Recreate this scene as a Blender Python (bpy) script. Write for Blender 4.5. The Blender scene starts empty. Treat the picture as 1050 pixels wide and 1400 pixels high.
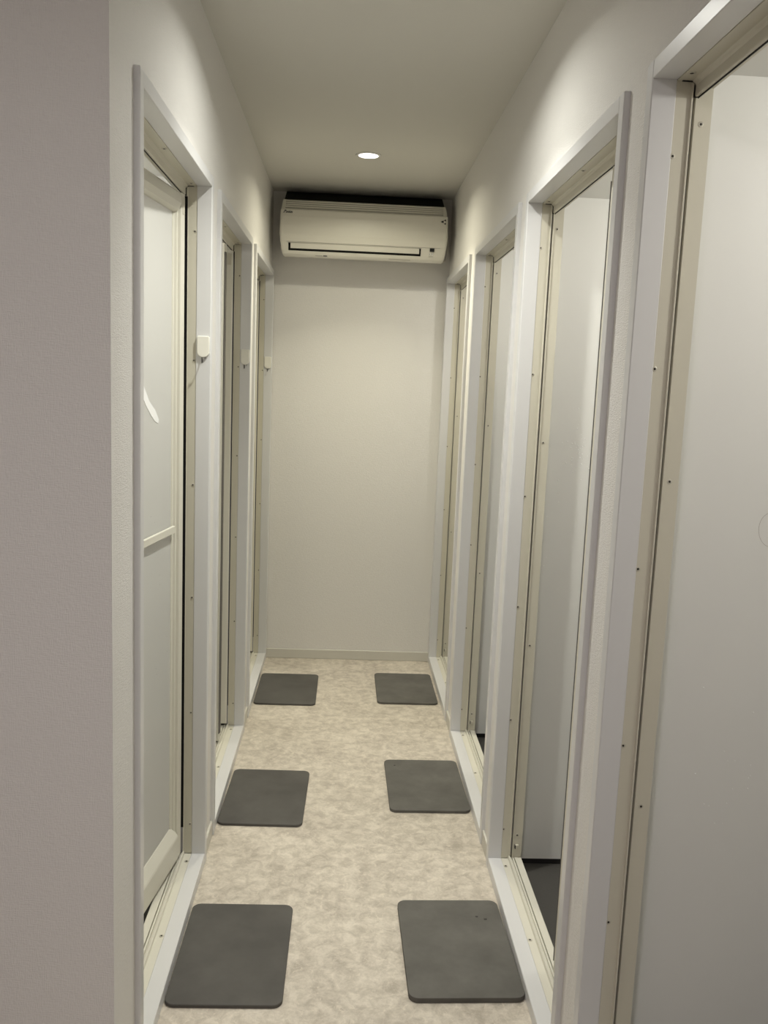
import bpy, bmesh, math, random
from mathutils import Matrix, Vector

sc = bpy.context.scene
COL = sc.collection
random.seed(7)
PI = math.pi


def lin(r, g, b):
    return tuple(((c / 255) / 12.92 if c / 255 <= .04045 else ((c / 255 + .055) / 1.055) ** 2.4) for c in (r, g, b)) + (1,)


# ------------------------------------------------------------------ camera
cam = bpy.data.cameras.new('camera')
co = bpy.data.objects.new('camera', cam)
COL.objects.link(co)
CR = Vector((0.99835492, -0.04113050, 0.03994660))
CU = Vector((-0.03352412, 0.14646430, 0.98864773))
CF = Vector((0.04651433, 0.98836051, -0.14484449))
m = Matrix.Identity(4)
for i in range(3):
    m[i][0], m[i][1], m[i][2] = CR[i], CU[i], -CF[i]
m[0][3], m[1][3], m[2][3] = 0, 0, 1.4924
co.matrix_world = m
cam.sensor_fit = 'VERTICAL'
cam.sensor_height = 36
cam.lens = 36 * 1195 / 1400
cam.clip_start = .02
sc.camera = co

# ------------------------------------------------------------------ world, exposure
w = bpy.data.worlds.new('world')
sc.world = w
w.use_nodes = True
w.node_tree.nodes['Background'].inputs[0].default_value = (1, .95, .9, 1)
w.node_tree.nodes['Background'].inputs[1].default_value = .02
vs = sc.view_settings
vs.view_transform = 'Standard'
vs.look = 'None'
vs.gamma = 1
vs.exposure = 0.0
vs.use_curve_mapping = False

CEIL = 2.43
LAMPS = [(.055, 3.809, 9.0, (1, .95, .74)), (.055, 2.25, 10.6, (1, 1.0, .93))]   # corridor downlights: x, y, watts, colour
HALL_LAMP = (-.45, -.45, 19.0, (1, .935, .98))
STALL_W = 6.4
STALL_C = (1, .975, .92)


def area(name, loc, watts, color, size, spread):
    l = bpy.data.lights.new(name, 'AREA')
    l.shape = 'DISK'
    l.size = size
    l.energy = watts
    l.color = color
    l.spread = math.radians(spread)
    o = bpy.data.objects.new(name, l)
    o.location = loc
    COL.objects.link(o)
    return o


for x, y, W, c in LAMPS:
    area('downlight_lamp', (x, y, CEIL - .004), W * .62, c, .06, 106)
    area('downlight_lamp', (x, y, CEIL - .0045), W * .50, c, .06, 150)
area('hall_lamp', (HALL_LAMP[0], HALL_LAMP[1], CEIL - .004), HALL_LAMP[2], HALL_LAMP[3], .3, 180)

# ------------------------------------------------------------------ materials


def mat(name, col, rough=.5, spec=.5, metal=0., coat=0., bump=None, noise=None, emit=None):
    M = bpy.data.materials.new(name)
    M.use_nodes = True
    nt = M.node_tree
    b = nt.nodes['Principled BSDF']
    b.inputs['Base Color'].default_value = col
    b.inputs['Roughness'].default_value = rough
    b.inputs['Specular IOR Level'].default_value = spec
    b.inputs['Metallic'].default_value = metal
    b.inputs['Coat Weight'].default_value = coat
    b.inputs['Coat Roughness'].default_value = .1
    tc = nt.nodes.new('ShaderNodeTexCoord')
    if noise:
        sc_, amt, col2 = noise
        n = nt.nodes.new('ShaderNodeTexNoise')
        n.inputs['Scale'].default_value = sc_
        n.inputs['Detail'].default_value = 5
        nt.links.new(tc.outputs['Object'], n.inputs['Vector'])
        r = nt.nodes.new('ShaderNodeValToRGB')
        r.color_ramp.elements[0].position = .5 - amt
        r.color_ramp.elements[1].position = .5 + amt
        r.color_ramp.elements[0].color = col
        r.color_ramp.elements[1].color = col2
        nt.links.new(n.outputs['Fac'], r.inputs['Fac'])
        nt.links.new(r.outputs['Color'], b.inputs['Base Color'])
    if bump:
        bs, st, sv = bump
        n = nt.nodes.new('ShaderNodeTexNoise')
        n.inputs['Scale'].default_value = bs
        n.inputs['Detail'].default_value = 3
        mp = nt.nodes.new('ShaderNodeMapping')
        mp.inputs['Scale'].default_value = sv
        nt.links.new(tc.outputs['Object'], mp.inputs['Vector'])
        nt.links.new(mp.outputs['Vector'], n.inputs['Vector'])
        bp = nt.nodes.new('ShaderNodeBump')
        bp.inputs['Strength'].default_value = st
        bp.inputs['Distance'].default_value = .002
        nt.links.new(n.outputs['Fac'], bp.inputs['Height'])
        nt.links.new(bp.outputs['Normal'], b.inputs['Normal'])
    if emit:
        b.inputs['Emission Color'].default_value = emit[0]
        b.inputs['Emission Strength'].default_value = emit[1]
    return M


M_wall = mat('wallpaper', (.76, .74, .705, 1), .85, .25)
# woven wallpaper relief: crossed fine threads
nt = M_wall.node_tree
tc = nt.nodes.new('ShaderNodeTexCoord')
hs = []
for sv in ((90, 90, 520), (520, 520, 70)):
    mp = nt.nodes.new('ShaderNodeMapping')
    mp.inputs['Scale'].default_value = sv
    nz = nt.nodes.new('ShaderNodeTexNoise')
    nz.inputs['Scale'].default_value = 1
    nz.inputs['Detail'].default_value = 2
    nt.links.new(tc.outputs['Object'], mp.inputs['Vector'])
    nt.links.new(mp.outputs['Vector'], nz.inputs['Vector'])
    hs.append(nz)
ad = nt.nodes.new('ShaderNodeMath')
ad.operation = 'ADD'
nt.links.new(hs[0].outputs['Fac'], ad.inputs[0])
nt.links.new(hs[1].outputs['Fac'], ad.inputs[1])
bp = nt.nodes.new('ShaderNodeBump')
bp.inputs['Strength'].default_value = .7
bp.inputs['Distance'].default_value = .0015
nt.links.new(ad.outputs[0], bp.inputs['Height'])
nt.links.new(bp.outputs['Normal'], nt.nodes['Principled BSDF'].inputs['Normal'])

M_ceil = mat('ceiling_paper', (.68, .665, .615, 1), .9, .2, bump=(220, .15, (1, 1, 1)))
M_case = mat('casing_white', (.68, .675, .67, 1), .33, .5)
M_alu = mat('frame_cream', (.60, .57, .47, 1), .42, .45)
M_alu2 = mat('rail_cream', (.68, .655, .565, 1), .4, .45)
M_base = mat('baseboard_vinyl', (.60, .58, .52, 1), .5, .4)
M_stall = mat('stall_panel', (.74, .735, .70, 1), .55, .35)
M_stallfloor = mat('stall_floor', (.072, .068, .061, 1), .36, .4, bump=(260, .25, (1, 1, 1)))
M_dark = mat('dark_gap', (.02, .019, .018, 1), .7, .3)
M_rubber = mat('black_rubber', (.006, .005, .005, 1), .75, .2)
M_gray = mat('grey_seal', (.30, .29, .30, 1), .5, .4)
M_screw = mat('screw_head', (.55, .52, .44, 1), .35, .5, metal=.3)
M_screwdark = mat('screw_recess', (.03, .026, .02, 1), .6, .3)
M_pane = mat('frosted_panel', (.72, .715, .685, 1), .38, .5, noise=(9, .3, (.74, .735, .705, 1)))
nt = M_pane.node_tree      # milky acrylic: some light passes through from the lit stall
pb = nt.nodes['Principled BSDF']
tr = nt.nodes.new('ShaderNodeBsdfTranslucent')
tr.inputs['Color'].default_value = (.80, .79, .75, 1)
mx = nt.nodes.new('ShaderNodeMixShader')
mx.inputs[0].default_value = .32
nt.links.new(pb.outputs[0], mx.inputs[1])
nt.links.new(tr.outputs[0], mx.inputs[2])
nt.links.new(mx.outputs[0], nt.nodes['Material Output'].inputs['Surface'])
M_tape = mat('torn_tape', (.90, .90, .88, 1), .4, .5)
M_water = mat('water', (.93, .93, .9, 1), .05, .8)
M_ac = mat('ac_plastic', (.80, .775, .69, 1), .38, .45)
M_acgap = mat('ac_gap', (.02, .02, .018, 1), .8, .2)
M_ink = mat('ink', (.02, .02, .022, 1), .5, .3)
M_inkgrey = mat('ink_grey', (.42, .40, .36, 1), .6, .3)
M_hook = mat('hook_plate', (.82, .80, .72, 1), .3, .5)
M_wire = mat('hook_wire', (.07, .066, .06, 1), .35, .5, metal=.4)
M_edge = mat('edge_rubber', (.13, .12, .11, 1), .7, .3)
M_intakeshade = mat('ac_intake_shade', (.012, .012, .011, 1), .8, .2)  # black of the intake, also carries the shade above the unit
M_slatgap = mat('ac_slat_gap', (.46, .445, .39, 1), .7, .3)
M_ring = mat('lamp_ring', (.8, .79, .76, 1), .35, .5)
M_lamp = mat('lamp_diffuser', (.9, .9, .9, 1), .5, .3, emit=((1, .97, .90, 1), 7.0))
M_hair = mat('hair', (.30, .25, .22, 1), .5, .3)

# mottled beige stone-look vinyl floor
M_floor = bpy.data.materials.new('floor_vinyl')
M_floor.use_nodes = True
nt = M_floor.node_tree
B = nt.nodes['Principled BSDF']
B.inputs['Roughness'].default_value = .48
B.inputs['Specular IOR Level'].default_value = .35
tc = nt.nodes.new('ShaderNodeTexCoord')


def nz(scale, detail, dist=0., rough=.6):
    n = nt.nodes.new('ShaderNodeTexNoise')
    n.inputs['Scale'].default_value = scale
    n.inputs['Detail'].default_value = detail
    n.inputs['Roughness'].default_value = rough
    n.inputs['Distortion'].default_value = dist
    nt.links.new(tc.outputs['Object'], n.inputs['Vector'])
    return n


def ramp(n, p0, c0, p1, c1):
    r = nt.nodes.new('ShaderNodeValToRGB')
    r.color_ramp.elements[0].position = p0
    r.color_ramp.elements[1].position = p1
    r.color_ramp.elements[0].color = c0
    r.color_ramp.elements[1].color = c1
    nt.links.new(n.outputs['Fac'], r.inputs['Fac'])
    return r


def mixc(a, b, fac, mode='MIX'):
    x = nt.nodes.new('ShaderNodeMix')
    x.data_type = 'RGBA'
    x.blend_type = mode
    if isinstance(fac, float):
        x.inputs[0].default_value = fac
    else:
        nt.links.new(fac, x.inputs[0])
    nt.links.new(a, x.inputs[6])
    nt.links.new(b, x.inputs[7])
    return x.outputs[2]


r1 = ramp(nz(7, 8, .3, .68), .36, (.44, .39, .325, 1), .64, (.67, .61, .515, 1))
r2 = ramp(nz(26, 8, .5, .70), .39, (.36, .315, .26, 1), .60, (.70, .64, .55, 1))
r3 = ramp(nz(120, 3, .4), .35, (.78, .76, .74, 1), .6, (1, 1, 1, 1))
r4 = ramp(nz(48, 6, .9, .68), .57, (0, 0, 0, 1), .66, (1, 1, 1, 1))
c = mixc(r1.outputs[0], r2.outputs[0], .5)
c = mixc(c, r3.outputs[0], .35, 'MULTIPLY')
lt = nt.nodes.new('ShaderNodeRGB')
lt.outputs[0].default_value = (.70, .635, .535, 1)
mm = nt.nodes.new('ShaderNodeMath')
mm.operation = 'MULTIPLY'
mm.inputs[1].default_value = .6
nt.links.new(r4.outputs[0], mm.inputs[0])
c = mixc(c, lt.outputs[0], mm.outputs[0])
nt.links.new(c, B.inputs['Base Color'])


def mat_stone(name, dark, light, seed):
    M = bpy.data.materials.new(name)
    M.use_nodes = True
    t = M.node_tree
    b = t.nodes['Principled BSDF']
    b.inputs['Roughness'].default_value = .8
    b.inputs['Specular IOR Level'].default_value = .25
    tcx = t.nodes.new('ShaderNodeTexCoord')
    mp = t.nodes.new('ShaderNodeMapping')
    mp.inputs['Location'].default_value = (seed, seed * 2, 0)
    t.links.new(tcx.outputs['Object'], mp.inputs['Vector'])
    n = t.nodes.new('ShaderNodeTexNoise')
    n.inputs['Scale'].default_value = 7
    n.inputs['Detail'].default_value = 9
    n.inputs['Roughness'].default_value = .6
    t.links.new(mp.outputs[0], n.inputs['Vector'])
    r = t.nodes.new('ShaderNodeValToRGB')
    r.color_ramp.elements[0].position = .35
    r.color_ramp.elements[1].position = .68
    r.color_ramp.elements[0].color = dark
    r.color_ramp.elements[1].color = light
    t.links.new(n.outputs['Fac'], r.inputs['Fac'])
    t.links.new(r.outputs[0], b.inputs['Base Color'])
    n2 = t.nodes.new('ShaderNodeTexNoise')
    n2.inputs['Scale'].default_value = 400
    t.links.new(mp.outputs[0], n2.inputs['Vector'])
    bp = t.nodes.new('ShaderNodeBump')
    bp.inputs['Strength'].default_value = .12
    bp.inputs['Distance'].default_value = .001
    t.links.new(n2.outputs['Fac'], bp.inputs['Height'])
    t.links.new(bp.outputs[0], b.inputs['Normal'])
    return M


M_matA = mat_stone('mat_dark_stone', (.083, .078, .071, 1), (.108, .102, .092, 1), 1.3)
M_matB = mat_stone('mat_grey_stone', (.102, .097, .086, 1), (.145, .138, .124, 1), 4.1)
M_matedge = mat('mat_spot', (.05, .048, .044, 1), .8, .2)

# ------------------------------------------------------------------ mesh helpers


class MB:
    def __init__(s):
        s.v, s.f = [], []

    def add(s, v, f):
        n = len(s.v)
        s.v += [tuple(p) for p in v]
        s.f += [tuple(i + n for i in q) for q in f]
        return s

    def box(s, x0, x1, y0, y1, z0, z1):
        x0, x1 = sorted((x0, x1)); y0, y1 = sorted((y0, y1)); z0, z1 = sorted((z0, z1))
        v = [(x0, y0, z0), (x1, y0, z0), (x1, y1, z0), (x0, y1, z0), (x0, y0, z1), (x1, y0, z1), (x1, y1, z1), (x0, y1, z1)]
        return s.add(v, [(0, 3, 2, 1), (4, 5, 6, 7), (0, 1, 5, 4), (1, 2, 6, 5), (2, 3, 7, 6), (3, 0, 4, 7)])

    def prism(s, poly, a, b, P):
        """extrude a closed polygon (list of 2D points) from a to b; P(p, q, t) gives the 3D point"""
        n = len(poly)
        v = [P(p[0], p[1], a) for p in poly] + [P(p[0], p[1], b) for p in poly]
        f = [(i, (i + 1) % n, n + (i + 1) % n, n + i) for i in range(n)]
        f += [tuple(range(n - 1, -1, -1)), tuple(range(n, 2 * n))]
        return s.add(v, f)

    def lathe(s, prof, seg, P, closed=False):
        v, f = [], []
        n = len(prof)
        for i in range(seg):
            a = 2 * PI * i / seg
            for r, h in prof:
                v.append(P(r * math.cos(a), r * math.sin(a), h))
        for i in range(seg):
            j = (i + 1) % seg
            for k in range(n - 1):
                f.append((i * n + k, j * n + k, j * n + k + 1, i * n + k + 1))
        if not closed:
            f.append(tuple(i * n for i in range(seg))[::-1])
            f.append(tuple(i * n + n - 1 for i in range(seg)))
        return s.add(v, f)

    def tube(s, pts, r, seg=8):
        pts = [Vector(p) for p in pts]
        v, f = [], []
        ref = Vector((.31, .42, .85))
        for i, p in enumerate(pts):
            d = (pts[min(i + 1, len(pts) - 1)] - pts[max(i - 1, 0)]).normalized()
            a = d.cross(ref).normalized()
            b = d.cross(a)
            for k in range(seg):
                t = 2 * PI * k / seg
                v.append(p + (a * math.cos(t) + b * math.sin(t)) * r)
        for i in range(len(pts) - 1):
            for k in range(seg):
                f.append((i * seg + k, i * seg + (k + 1) % seg, (i + 1) * seg + (k + 1) % seg, (i + 1) * seg + k))
        f.append(tuple(range(seg))[::-1])
        f.append(tuple((len(pts) - 1) * seg + k for k in range(seg)))
        return s.add(v, f)

    def mesh(s, name, material, smooth=False):
        me = bpy.data.meshes.new(name)
        me.from_pydata(s.v, [], s.f)
        bm = bmesh.new()
        bm.from_mesh(me)
        bmesh.ops.recalc_face_normals(bm, faces=bm.faces)
        bm.to_mesh(me)
        bm.free()
        mats = material if isinstance(material, (list, tuple)) else [material]
        for q in mats:
            me.materials.append(q)
        if smooth:
            for p in me.polygons:
                p.use_smooth = True
        return me

    def build(s, name, material, parent=None, bevel=0., smooth=False, kind=None, segs=1):
        return link(name, s.mesh(name, material, smooth), parent, bevel, kind, segs)


def link(name, me, parent=None, bevel=0., kind=None, segs=1):
    o = bpy.data.objects.new(name, me)
    COL.objects.link(o)
    if parent is not None:
        o.parent = parent
    if bevel:
        b = o.modifiers.new('bevel', 'BEVEL')
        b.width = bevel
        b.segments = segs
        b.limit_method = 'ANGLE'
        b.angle_limit = math.radians(40)
    if kind:
        o['kind'] = kind
    return o


def empty(name, loc=(0, 0, 0), rz=0., kind=None):
    o = bpy.data.objects.new(name, None)
    o.empty_display_size = .1
    o.location = loc
    o.rotation_euler = (0, 0, rz)
    COL.objects.link(o)
    if kind:
        o['kind'] = kind
    return o


def tag(o, label, cat, group=None):
    o['label'] = label
    o['category'] = cat
    if group:
        o['group'] = group
    return o


# ------------------------------------------------------------------ layout (metres)
XL, XR = -.391, .489          # faces of the left and right door casings
WF = .030                     # casing face width
PROUD = .012                  # casing stands this far off the wallpaper
HI, HO, SILL = 2.012, 2.042, .036
YB = 4.604
YC = 1.525                    # corner where the corridor opens into the hall
LEFT = [(1.687, 2.568), (2.7135, 3.590), (3.736, 4.594)]
RIGHT = [(.670, 1.552), (1.678, 2.568), (2.683, 3.581), (3.745, 4.600)]
WL, WR = XL - PROUD, XR + PROUD
DEPTH = .105                  # casing + door frame depth
SF = -.02                     # stall floor level
SC = 2.046                    # stall ceiling level
HALL_L, HALL_B = -2.3, -2.2

# ------------------------------------------------------------------ room shell
MB().box(-.5, .60, YC, YB + .1, -.06, 0).box(HALL_L, .60, HALL_B, YC, -.06, 0).build('floor', M_floor, kind='structure')
MB().box(-.62, .72, YC, YB + .1, CEIL, CEIL + .06).box(HALL_L, .72, HALL_B, YC, CEIL, CEIL + .06).build('ceiling', M_ceil, kind='structure')
MB().box(-.62, .72, YB, YB + .08, 0, CEIL).build('wall_back', M_wall, kind='structure')


def side_wall(name, xf, sg, doors, y0, y1):
    mb = MB()
    xb = xf + sg * (DEPTH - PROUD)
    y = y0
    for a, b in doors:
        if a > y:
            mb.box(xf, xb, y, a, 0, CEIL)
        mb.box(xf, xb, a, b, HO, CEIL)
        y = b
    if y1 > y:
        mb.box(xf, xb, y, y1, 0, CEIL)
    return mb.build(name, M_wall, kind='structure')


side_wall('wall_left', WL, -1, LEFT, YC, YB)
side_wall('wall_right', WR, 1, RIGHT, HALL_B, YB)
MB().box(HALL_L, WL - DEPTH + PROUD, YC, YC + .1, 0, CEIL).build('wall_front', M_wall, kind='structure')
MB().box(HALL_L - .08, HALL_L, HALL_B, YC + .1, 0, CEIL).build('wall_hall', M_wall, kind='structure')
MB().box(HALL_L, .60, HALL_B - .08, HALL_B, 0, CEIL).build('wall_behind', M_wall, kind='structure')


def baseboard(name, x0, x1, y0, y1):
    MB().box(x0, x1, y0, y1, 0, .052).build(name, M_base, bevel=.002, kind='structure')


baseboard('baseboard_back', WL, WR, YB - .008, YB)
for a, b in ((YC, LEFT[0][0]), (LEFT[0][1], LEFT[1][0]), (LEFT[1][1], LEFT[2][0])):
    baseboard('baseboard_left', WL, WL + .008, a, b)
for a, b in ((RIGHT[0][1], RIGHT[1][0]), (RIGHT[1][1], RIGHT[2][0]), (RIGHT[2][1], RIGHT[3][0])):
    baseboard('baseboard_right', WR - .008, WR, a, b)

# ------------------------------------------------------------------ shower stalls behind the doors


def stall(sg, x0, ya, yb):
    """open-fronted shower cell: wall panels, ceiling, dark floor pan, ceiling lamp"""
    n, f = ya - .032, yb + .032
    xi = x0 + sg * DEPTH
    xo = xi + sg * .86
    t = .018
    wl = MB().box(xi, xo, n - t, n, 0, SC).box(xi, xo, f, f + t, 0, SC).box(xo, xo + sg * t, n - t, f + t, 0, SC)
    wl.box(xi - sg * .0005, xi - sg * .004, n - t, ya, SF, SC).box(xi - sg * .0005, xi - sg * .004, yb, f + t, SF, SC)
    wo = wl.build('wall_stall', M_stall, kind='structure')
    MB().box(xi, xo + sg * t, n - t - .004, n - t + .012, SF, 0).box(xi, xo + sg * t, f + .006, f + t + .004, SF, 0).box(xo + sg * .006, xo + sg * t, n, f, SF, 0).build('wall_gap', M_dark, wo)
    MB().box(xi - sg * .03, xo + sg * t, n - t, f + t, SF - .04, SF).build('floor_stall', M_stallfloor, kind='structure')
    ce = MB().box(xi - sg * .004, xo + sg * t, n - t, f + t, SC, SC + .02).build('ceiling_stall', M_stall, kind='structure')
    cx, cy = (xi + xo) / 2 + sg * .05, (n + f) / 2
    MB().lathe([(.0005, 0), (.04, 0), (.055, .006), (.058, .018)], 20, lambda a, b, h: (cx + a, cy + b, SC - .018 + h)).build('lamp_base', M_ring, ce, smooth=True)
    pl = bpy.data.lights.new('stall_lamp', 'POINT')       # globe bulb under its base
    pl.energy = STALL_W
    pl.color = STALL_C
    pl.shadow_soft_size = .045
    po = bpy.data.objects.new('stall_lamp', pl)
    po.location = (cx, cy, SC - .066)
    COL.objects.link(po)
    return wo


stalls_l = [stall(-1, XL, a, b) for a, b in LEFT]
stalls_r = [stall(1, XR, a, b) for a, b in RIGHT]

# ------------------------------------------------------------------ door frames
SCREW = None


def screw_mesh():
    global SCREW
    if SCREW is None:
        mb = MB()
        mb.lathe([(.0001, 0), (.0046, 0), (.0046, .0007), (.0034, .0012)], 12, lambda a, b, h: (a, b, h))
        n0 = len(mb.f)
        mb.lathe([(.0001, .0011), (.0023, .0011), (.0020, .0016)], 8, lambda a, b, h: (a, b, h))
        SCREW = mb.mesh('screw', [M_screw, M_screwdark])
        for i, p in enumerate(SCREW.polygons):
            if i >= n0:
                p.material_index = 1
    return SCREW


def screw(parent, loc, rot, sc_=1.):
    o = link('screw', screw_mesh(), parent)
    o.scale = (sc_, sc_, 1)
    o.location = loc
    o.rotation_euler = rot
    return o


JZ = (1.891, 1.537, 1.181, .846, .490, .132)
FZ = (1.944, 1.341, .727, .113)


def door_frame(k, sg, x0, ya, yb):
    d = empty('door_%d' % k, (x0, (ya + yb) / 2, 0), kind='structure')
    cy = (ya + yb) / 2
    L = (yb - ya) / 2

    def X(u):
        return sg * u                       # local x of depth u (the empty sits on the casing face)
    # white casing: two legs, head, sill board
    MB().box(X(0), X(.042), -L, -L + WF, 0, HO).build('casing_leg', M_case, d, bevel=.0016)
    MB().box(X(0), X(.042), L - WF, L, 0, HO).build('casing_leg', M_case, d, bevel=.0016)
    MB().box(X(.0002), X(.042), -L + WF, L - WF, HI, HO - .0002).build('casing_head', M_case, d, bevel=.0012)
    MB().box(X(.0008), X(.042), -L + WF, L - WF, 0, SILL).build('casing_sill', M_case, d, bevel=.0016)
    # cream door frame: jamb profile in (u, distance in from the casing's outer edge)
    jp = [(.042, .006), (.042, .0285), (.066, .0285), (.0672, .0335), (.0698, .0335), (.0702, .020), (.0745, .020),
          (.0750, .0320), (.0780, .0320), (.0788, .0290), (.105, .0290), (.105, .006)]
    jm = []
    for s in (-1, 1):
        o = MB().prism(jp, SILL + .0005 - .0005, HI + .01, lambda u, v, t, s=s: (X(u), s * (L - v), t)).build('frame_jamb', M_alu, d)
        jm.append(o)
        MB().box(X(.0705), X(.0742), s * (L - .0205), s * (L - .0225), SILL + .01, HI - .035).build('groove_seal', M_gray, o)
        rot = (s * PI / 2, 0, 0)
        for z in JZ:
            screw(o, (X(.0445 if sg > 0 else .047), s * (L - .0285), z), rot)
        for z in FZ:
            screw(o, (X(.088), s * (L - .0290), z), rot)
    # head: underside strip, curl, drop rail
    hp = [(.042, .004), (.042, .0310), (.066, .0310), (.068, .0335), (.0705, .0350), (.0725, .0385), (.0725, .0540),
          (.0735, .0560), (.0775, .0560), (.0780, .0400), (.105, .0400), (.105, .004)]
    ho = MB().prism(hp, -L + WF - .004, L - WF + .004, lambda u, w_, t: (X(u), t, HO - w_)).build('frame_head', M_alu, d)
    MB().box(X(.0782), X(.0800), -L + WF, L - WF, HO - .0575, HO - .0405).build('head_shade', M_dark, ho)  # dark strip painting in the groove shadow below the head
    for s in (-1, 1):       # dark joint line where the head meets the jambs
        gp = [(.050, .030), (.050, .0322), (.0655, .0322), (.0700, .0362), (.0712, .0392), (.0712, .0562), (.0770, .0575), (.0770, .030)]
        MB().prism(gp, s * (L - WF - .0035), s * (L - WF + .0005), lambda u, w_, t: (X(u), t, HO - w_)).build('joint_gap', M_dark, ho)
    Li = L - WF
    for y in (Li - .039, Li - .394, -Li + .039):
        screw(ho, (X(.051), y, HI - .001), (PI, 0, 0), 1.5)
    # sill: screw strip, ridge, grooves, inner lip
    S = SILL
    sp = [(.042, 0), (.042, S - .001), (.063, S - .001), (.0640, S + .006), (.0655, S + .0085), (.0685, S + .0085), (.0700, S + .004),
          (.0730, S + .003), (.0732, S - .003), (.0765, S - .003), (.0767, S + .002), (.0815, S + .002), (.0818, S - .010), (.0840, S - .010),
          (.0843, S + .003), (.104, S + .003), (.106, S), (.106, -.0195), (.042, -.0195)]
    so = MB().prism(sp[1:], -L + WF, L - WF, lambda u, z, t: (X(u), t, z)).build('frame_sill', M_alu2, d)
    for y in (Li - .046, Li - .408, -Li + .046):
        screw(so, (X(.0485), y, S - .001), (0, 0, 0), 1.35)
    if sg > 0:    # small latch keeper low on the far flange
        MB().box(X(.084), X(.094), L - .0290, L - .0370, .071, .083).build('latch_keeper', M_alu, jm[1], bevel=.001)
        MB().box(X(.0825), X(.0842), L - .0290, L - .0372, .070, .082).build('latch_slot', M_dark, jm[1])
    else:         # black rubber seal in the hinge gap
        if k == 1:
            MB().box(X(.0665), X(.0790), L - .0335, L - .0370, .125, HI - .030).build('hinge_seal', M_rubber, jm[1])
        else:
            MB().box(X(.0672), X(.0700), L - .0335, L - .0365, .125, HI - .030).build('hinge_seal', M_rubber, jm[1])
            MB().box(X(.0700), X(.0790), L - .0335, L - .0370, .125, HI - .050).build('hinge_strip', M_gray, jm[1])
        MB().box(X(.0680), X(.0790), L - .0335, L - .0370, SILL + .008, .125).build('hinge_seal', M_gray, jm[1])
    return d


doors = []
for i, (a, b) in enumerate(LEFT):
    doors.append(door_frame(i + 1, -1, XL, a, b))
for i, (a, b) in enumerate(RIGHT):
    doors.append(door_frame(i + 4, 1, XR, a, b))

# ------------------------------------------------------------------ folding doors
LL = .405
Z0, Z1 = .049, 1.983


def leaf(parent, name, p, d, handle, flip=False):
    """one leaf: local x along the leaf, local y = corridor side, front face at y = 0. The pane is the part; its frame members are sub-parts"""
    o = MB().box(.030, LL - .030, -.0245, -.0200, Z0 + .06, Z1 - .03).build(name, M_pane, parent)
    o.location = (p[0], p[1], 0)
    o.rotation_euler = (0, 0, math.atan2(d[1], d[0]))
    for s0 in (0, 1):
        def xx(l):
            return l if s0 == 0 else LL - l
        prof = [(.0, -.030), (.0, -.004), (.004, 0), (.028, 0), (.032, -.002), (.034, -.009), (.040, -.010), (.043, -.016), (.049, -.017), (.051, -.020), (.051, -.030)]
        MB().prism(prof, Z0 + .002, Z1, lambda l, t, z: (xx(l), t, z)).build('stile', M_alu2, o)
        # roller pin and pivot block at the stile's ends
        MB().box(xx(.008), xx(.022), -.022, -.010, Z0 - .008, Z0 + .002).build('pivot_block', M_dark, o)
        MB().box(xx(.006), xx(.024), -.0005, .0012, Z1 - .055, Z1 - .010).build('pivot_cover', M_alu, o, bevel=.001)
    tp = [(-.028, Z1), (-.004, Z1), (.001, Z1 - .006), (.002, Z1 - .030), (-.004, Z1 - .046), (-.014, Z1 - .052), (-.0195, Z1 - .053), (-.028, Z1 - .053)]
    MB().prism(tp, .040, LL - .040, lambda t, z, l: (l, t, z)).build('top_rail', M_alu2, o)
    bp_ = [(-.028, Z0), (.001, Z0), (.003, Z0 + .004), (.003, Z0 + .070), (.001, Z0 + .076), (-.0175, Z0 + .100), (-.0198, Z0 + .101), (-.028, Z0 + .101)]
    MB().prism(bp_, .036, LL - .036, lambda t, z, l: (l, t, z)).build('bottom_rail', M_alu2, o)
    if handle:
        hb = MB().box(.052, LL - .052, -.0145, -.0065, 1.050, 1.071).build('handle_bar', M_alu2, o, bevel=.0015)
        for l in (.060, LL - .060):
            MB().box(l - .005, l + .005, -.0195, -.0145, 1.054, 1.067).build('handle_bracket', M_alu2, o)
    return o


def folding_door(side, i, ang, label, pivot_off=.042):
    a, b = (LEFT if side < 0 else RIGHT)[i]
    x0 = XL if side < 0 else XR
    th = math.radians(ang)
    up = .0705
    if side < 0:
        pv = Vector((x0 - up, b - pivot_off))
        d1 = Vector((-math.sin(th), -math.cos(th)))
        d2 = Vector((math.sin(th), -math.cos(th)))
    else:
        pv = Vector((x0 + up, a + pivot_off))
        d1 = Vector((math.sin(th), math.cos(th)))
        d2 = Vector((-math.sin(th), math.cos(th)))
    o = empty('folding_door', (pv.x, pv.y, SILL))
    tag(o, label, 'door', 'folding shower doors along the corridor')
    o['kind'] = 'thing'
    par = o
    ap = d1 * (LL + .004)
    l1 = leaf(par, 'door_leaf', (0, 0), d1, True)
    l2 = leaf(par, 'door_leaf', (ap.x, ap.y), d2, False)
    for q in (l1, l2):
        q.location.z = -SILL
    # rubber strip on the leading edge of the second leaf
    MB().box(LL - .0005, LL + .0025, -.026, -.0065, Z0 + .03, Z1 - .03).build('edge_seal', M_edge, l2)
    return o, l1, l2


fl1, fl1a, fl1b = folding_door(-1, 0, 7.6, 'frosted folding shower door standing slightly ajar, with torn white tape on its panel', .049)
fl2, _, _ = folding_door(-1, 1, 79, 'folded back shower door seen edge on in the second doorway on the left', .050)
fl3, _, _ = folding_door(-1, 2, 79, 'folded back shower door in the left doorway nearest the back wall', .050)
fr2, _, _ = folding_door(1, 1, 71.5, 'shower door folded away in the largest fully framed doorway on the right')
fr3, _, _ = folding_door(1, 2, 62, 'shower door folded away in the middle right doorway, second from the back wall')
fr4, _, _ = folding_door(1, 3, 72, 'shower door folded away in the right doorway nearest the back wall')

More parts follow.
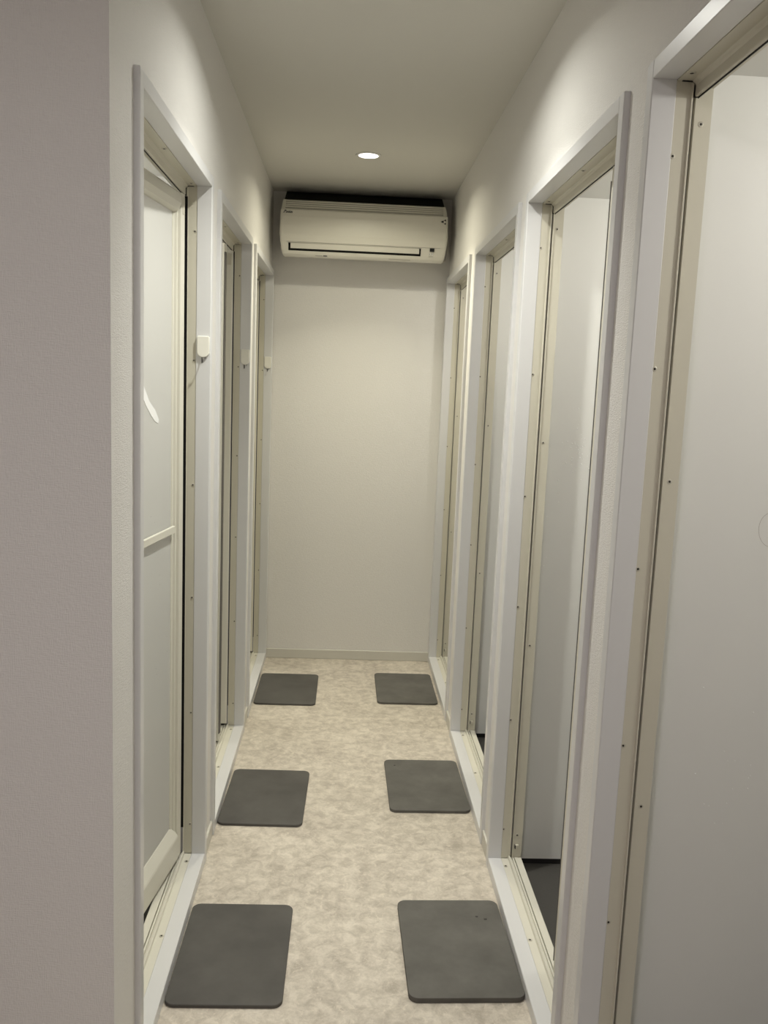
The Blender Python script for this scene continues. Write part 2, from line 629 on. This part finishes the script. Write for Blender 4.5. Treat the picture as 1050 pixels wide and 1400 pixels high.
# torn strip of tape stuck to the first panel (leaf-local: x along leaf, z up)
tp = [(.152, 1.374), (.158, 1.364), (.185, 1.372), (.212, 1.388), (.250, 1.415), (.285, 1.450), (.300, 1.500), (.262, 1.462), (.225, 1.425), (.180, 1.400)]
MB().prism(tp, -.0200, -.0190, lambda l, z, t: (l, t, z)).build('tape_remnant', M_tape, fl1a)


def drops(parent, name, pts, P, rmin, rmax):
    mb = MB()
    for a, b in pts:
        r = random.uniform(rmin, rmax)
        mb.lathe([(r, 0), (r * .8, r * .4), (r * .3, r * .6)], 6, lambda p, q, h, a=a, b=b: P(a + p, b + q * 1.15, h))
    o = mb.build(name, M_water, parent, smooth=True)
    o['kind'] = 'stuff'
    return o


pp = [(.07 + .17 * random.random(), .45 + .6 * random.random()) for _ in range(11)] + [(.10, 1.03), (.18, 1.10), (.14, .92), (.21, 1.12)]
drops(fl1a, 'water_drops', pp, lambda a, b, h: (a, -.0200 + h, b), .0011, .0019)
RY = RIGHT[1][1] + .032
pp = [(random.gauss(.705, .022), random.gauss(1.32, .045)) for _ in range(46)] + [(.60 + .05 * random.random(), .95 + .45 * random.random()) for _ in range(16)]
pp = [(a, b) for a, b in pp if a > .598]
drops(stalls_r[1], 'water_drops', pp, lambda a, b, h: (a, RY - h, b), .0011, .0021)
RY1 = RIGHT[0][1] + .032
pp = [(random.uniform(.70, .82), random.uniform(.62, .95)) for _ in range(16)]
drops(stalls_r[0], 'water_drops', pp, lambda a, b, h: (a, RY1 - h, b), .0010, .0016)
hp = []
for i in range(26):
    t = i / 25
    an = .4 + t * 4.6
    hp.append((.797 + .017 * math.cos(an) - .012 * t * (1 - t), RY1 - .0012, 1.252 - .026 * math.sin(an) * (1 - .3 * t) + .03 * (t - .5)))
MB().tube(hp, .00026, 5).build('hair', M_hair, stalls_r[0])

# ------------------------------------------------------------------ adhesive hooks on the far left jambs


def hook(i, label):
    a, b = LEFT[i]
    o = empty('adhesive_hook', (XL - .0205, b - WF, 1.548))
    tag(o, label, 'hook', 'adhesive hooks on the left door casings')
    r = .0175
    pts = [(-r, .055), (-r + .003, .058), (r - .003, .058), (r, .055), (r, .017)]
    for k in range(1, 12):
        an = -PI * k / 12
        pts.append((r * math.cos(an), .014 + .016 * math.sin(an)))
    pts.append((-r, .017))
    MB().prism(pts, 0, -.0065, lambda x, z, y: (x, y, z)).build('plate', M_hook, o, bevel=.0022, segs=3)
    pts = [(-.002, -.004, .006)]
    for k in range(13):
        an = PI * (.5 + 1.15 * k / 12)
        pts.append((-.002 + .002 * k / 12, -.0125 + .0095 * math.cos(an + PI / 2 - .4), -.009 - .0105 * math.sin(an - PI / 2 + .2) * 1.0))
    wire = [(-.003, -.004, .004), (-.003, -.004, -.004), (-.0026, -.006, -.011), (-.002, -.010, -.0155), (-.001, -.015, -.0165), (0, -.0195, -.014), (.0005, -.0215, -.009), (.0005, -.0215, -.004)]
    MB().tube(wire, .0016, 8).build('wire_hook', M_wire, o, smooth=True)
    MB().tube([(.007, -.003, .004), (.0068, -.0035, -.003), (.005, -.005, -.006)], .0010, 6).build('hook_spring', M_wire, o, smooth=True)


hook(0, 'white adhesive hook on the casing of the nearest left doorway')
hook(1, 'white adhesive hook on the casing of the middle left doorway')
hook(2, 'white adhesive hook on the casing beside the back wall')

# ------------------------------------------------------------------ stone bath mats


def bath_mat(cx, cy, wx, wy, rz, material, label, spots=(), th=.0095, bv=.0022):
    mb = MB()
    r = .024
    pts = []
    for qx, qy, a0 in ((1, 1, 0), (-1, 1, 90), (-1, -1, 180), (1, -1, 270)):
        for k in range(7):
            an = math.radians(a0 + 15 * k)
            pts.append((qx * (wx / 2 - r) + r * math.cos(an), qy * (wy / 2 - r) + r * math.sin(an)))
    o = mb.prism(pts, 0, th, lambda x, y, z: (x, y, z)).build('bath_mat', material, None, bevel=bv, segs=3)
    o.location = (cx, cy, 0.0002)
    o.rotation_euler = (0, 0, math.radians(rz))
    tag(o, label, 'bath mat', 'grey stone bath mats on the corridor floor')
    for x, y, s in spots:
        pl = [(x + s * (1 + .25 * math.sin(3 * t)) * math.cos(t), y + s * (1 + .2 * math.cos(2 * t)) * math.sin(t)) for t in [2 * PI * k / 10 for k in range(10)]]
        MB().prism(pl, th - .0005, th + .0003, lambda x_, y_, z: (x_, y_, z)).build('stain_spot', M_matedge, o)
    return o


bath_mat(-.2475, 2.113, .283, .410, -.3, M_matA, 'darkest grey stone bath mat, nearest on the left, against the white sill')
bath_mat(.342, 2.138, .290, .410, 1.0, M_matB, 'grey stone bath mat with two dark spots, nearest on the right', ((.075, .125, .004), (.098, .113, .0045)), .0135, .0012)
bath_mat(-.2435, 2.984, .288, .418, -1.2, M_matA, 'grey stone bath mat in the middle of the left row')
bath_mat(.3415, 3.097, .288, .418, .6, M_matB, 'grey stone bath mat with a small dark fleck, in the middle of the right row', ((-.105, .155, .004),), .0105, .0018)
bath_mat(-.2430, 4.104, .288, .420, -.2, M_matA, 'grey stone bath mat nearest the back wall, on the left')
bath_mat(.3335, 4.148, .288, .420, .2, M_matB, 'grey stone bath mat nearest the back wall, on the right', (), .0105, .0018)

# ------------------------------------------------------------------ ceiling downlights


def downlight(x, y, label):
    o = empty('ceiling_downlight', (x, y, CEIL))
    tag(o, label, 'light', 'round downlights in the corridor ceiling')
    MB().lathe([(.041, -.0005), (.041, -.004), (.049, -.0035), (.053, -.0002), (.047, .0)], 40, lambda a, b, h: (a, b, h), closed=False).build('trim_ring', M_ring, o, smooth=True)
    MB().lathe([(.0005, -.0028), (.041, -.0028), (.041, -.0010)], 40, lambda a, b, h: (a, b, h)).build('diffuser', M_lamp, o)


downlight(LAMPS[0][0], LAMPS[0][1], 'lit round white downlight in the ceiling in front of the air conditioner')
downlight(LAMPS[1][0], LAMPS[1][1], 'lit round white downlight in the ceiling nearer the hall, above the frame')

# ------------------------------------------------------------------ air conditioner
AX0, AX1 = -.347, .457
ac = empty('air_conditioner', ((AX0 + AX1) / 2, YB, 2.08))
tag(ac, 'white wall mounted air conditioner high on the back wall', 'air conditioner')
HW = (AX1 - AX0) / 2
# side profile: (distance from wall, height above 2.08, end inset)
F_P = [(.000, .282, .004), (.150, .282, .004), (.168, .279, .003), (.1695, .2775, .003)]
prof = [(0, .280, .006), (.168, .280, .006), (.190, .256, .003), (.212, .229, .001), (.2165, .2235, 0), (.226, .2220, -.001), (.232, .190, -.002), (.235, .150, -.003),
        (.235, .110, -.003), (.232, .076, .000), (.230, .0705, .001), (.222, .0335, .006), (.215, .0200, .010), (.206, .0110, .015), (.192, .0070, .020), (.120, .018, .022), (0, .034, .022)]


def ac_pt(i):
    return prof[i]


SLOT = (-.363, .279)          # flap opening in local x
xs = [-1, -.985, 'a', 'a2', 'b', 'b2', .985, 1]
mb = MB()


def body_rows():
    rows = []
    for d, z, ins in prof:
        e = HW - ins
        row = [(-e, d * .985 if d > .17 else d, z), (-e + .008, d, z)]
        for xq in (SLOT[0], SLOT[0], SLOT[1], SLOT[1]):
            row.append((xq, d, z))
        row += [(e - .008, d, z), (e, d * .985 if d > .17 else d, z)]
        rows.append(row)
    return rows


rows = body_rows()
v, f = [], []
for r in rows:
    v += [(x, -d, z) for x, d, z in r]
nc = 8
for i in range(len(rows) - 1):
    for k in range(nc - 1):
        if k in (2, 4):
            continue
        if k == 3 and i == 10:     # the air outlet stays open
            continue
        f.append((i * nc + k, i * nc + k + 1, (i + 1) * nc + k + 1, (i + 1) * nc + k))
n = len(rows)
f.append(tuple(i * nc for i in range(n)))
f.append(tuple(i * nc + nc - 1 for i in range(n))[::-1])
mb.add(v, f)
me = mb.mesh('housing', M_ac)
bm = bmesh.new()
bm.from_mesh(me)
bmesh.ops.remove_doubles(bm, verts=bm.verts, dist=.0001)
bmesh.ops.recalc_face_normals(bm, faces=bm.faces)
bm.to_mesh(me)
bm.free()
link('housing', me, ac)
# dark outlet box behind the opening
MB().box(SLOT[0], SLOT[1], -.150, -.2145, .036, .069).build('air_outlet', M_acgap, ac)
mbo = MB()
# flap: slightly curved blade standing in the opening, narrow dark gap at ends and below
fl = [(.2265, .0700), (.2288, .0690), (.2265, .0560), (.2235, .0440), (.2200, .0440), (.2215, .0560)]
MB().prism(fl, SLOT[0] + .010, SLOT[1] - .008, lambda d, z, x: (x, -d, z)).build('flap', M_ac, ac, bevel=.0006)
# lower lip under the flap, with a slim grey seam line
MB().box(-HW + .03, HW - .03, -.2313, -.2326, .0735, .0748).build('panel_seam', M_inkgrey, ac)
# top grille: fine slats on the sloping intake
for k in range(4):
    t = (k + .6) / 4.6
    d0, z0 = .171 + .042 * t, .2785 - .049 * t
    MB().box(-HW + .02, HW - .02, -d0 + .002, -d0 - .0030, z0 - .0020, z0 + .0020).build('grille_slat', M_ac, ac)
MB().prism([(.171, .2775), (.2125, .2285), (.2130, .2300), (.1720, .2790)], -HW + .02, HW - .02, lambda d, z, x: (x, -d, z)).build('grille_backing', M_slatgap, ac)
MB().prism([(0, .2795), (0, .345), (.030, .345), (.164, .2815), (.166, .2795)], -HW + .012, HW - .012, lambda d, z, x: (x, -d - .0005, z)).build('intake_and_shade', M_intakeshade, ac)  # dark intake top, raised near the ceiling to stand in for shadow there


def text(body, size, loc, material, name, shear=0., space=1., bold=0., xs=1.):
    c = bpy.data.curves.new(name, 'FONT')
    c.body = body
    c.size = size
    c.shear = shear
    c.space_character = space
    c.offset = bold
    c.extrude = .0003
    c.align_x = 'LEFT'
    t = bpy.data.objects.new(name, c)
    COL.objects.link(t)
    dg = bpy.context.evaluated_depsgraph_get()
    me = bpy.data.meshes.new_from_object(t.evaluated_get(dg))
    bpy.data.objects.remove(t)
    me.materials.clear()
    me.materials.append(material)
    o = link(name, me, ac)
    o.location = loc
    o.rotation_euler = (PI / 2, 0, 0)
    o.scale = (xs, 1, 1)
    return o


CX = (AX0 + AX1) / 2
# maker's mark: sloping wedge followed by the word
ly = -.2312
pl = [(0, 0), (.007, .0135), (.0155, .0135), (.0115, .0085), (.0075, .0085), (.004, 0)]
MB().prism(pl, ly, ly - .0006, lambda x, z, y: (-HW + .012 + x, y, .206 + z)).build('logo_wedge', M_ink, ac)
text('DAIKIN', .0125, (-HW + .0235, ly + .001, .2065), M_ink, 'logo_word', bold=.0004, xs=.78)
# small mark of three wedges at the right
for dx, dz, s in ((0, .006, 1.1), (.013, .013, .8), (.013, -.003, .8)):
    pl = [(-.007 * s, 0), (.006 * s, .0055 * s), (.006 * s, -.0055 * s)]
    MB().prism(pl, ly - .0004, ly - .0012, lambda x, z, y: (.376 + dx + x, y, .193 + dz + z)).build('air_mark', M_ink, ac)
# display window with its small marks
MB().box(.322, .344, -.2308, -.2328, .056, .072).build('display_window', M_ink, ac)
for x in (.320, .332):
    MB().box(x, x + .0075, -.2260, -.2287, .040, .050).build('indicator_mark', M_tape, ac)
    MB().box(x + .001, x + .004, -.2262, -.2292, .042, .048).build('indicator_light', M_inkgrey, ac)
text('AUTO', .009, (.318, -.2240, .0300), M_inkgrey, 'display_word', xs=.9)
MB().box(-.232, -.200, -.2050, -.2135, .0145, .0165).build('bottom_print', M_inkgrey, ac)
MB().box(-.194, -.175, -.2050, -.2145, .0140, .0172).build('bottom_badge', M_ink, ac)
MB().box(.125, .230, -.2050, -.2135, .0145, .0160).build('bottom_print', M_inkgrey, ac)
# cord loop and side clips on the right-hand end
MB().tube([(HW - .002, -.11, .215), (HW + .010, -.12, .19), (HW + .014, -.13, .14), (HW + .018, -.13, .09), (HW + .015, -.14, .05), (HW + .004, -.15, .025), (HW - .016, -.15, .018)], .0028, 8).build('cord', M_ac, ac, smooth=True)
MB().box(HW - .002, HW + .010, -.125, -.100, .150, .175).build('side_clip', M_ac, ac, bevel=.002)
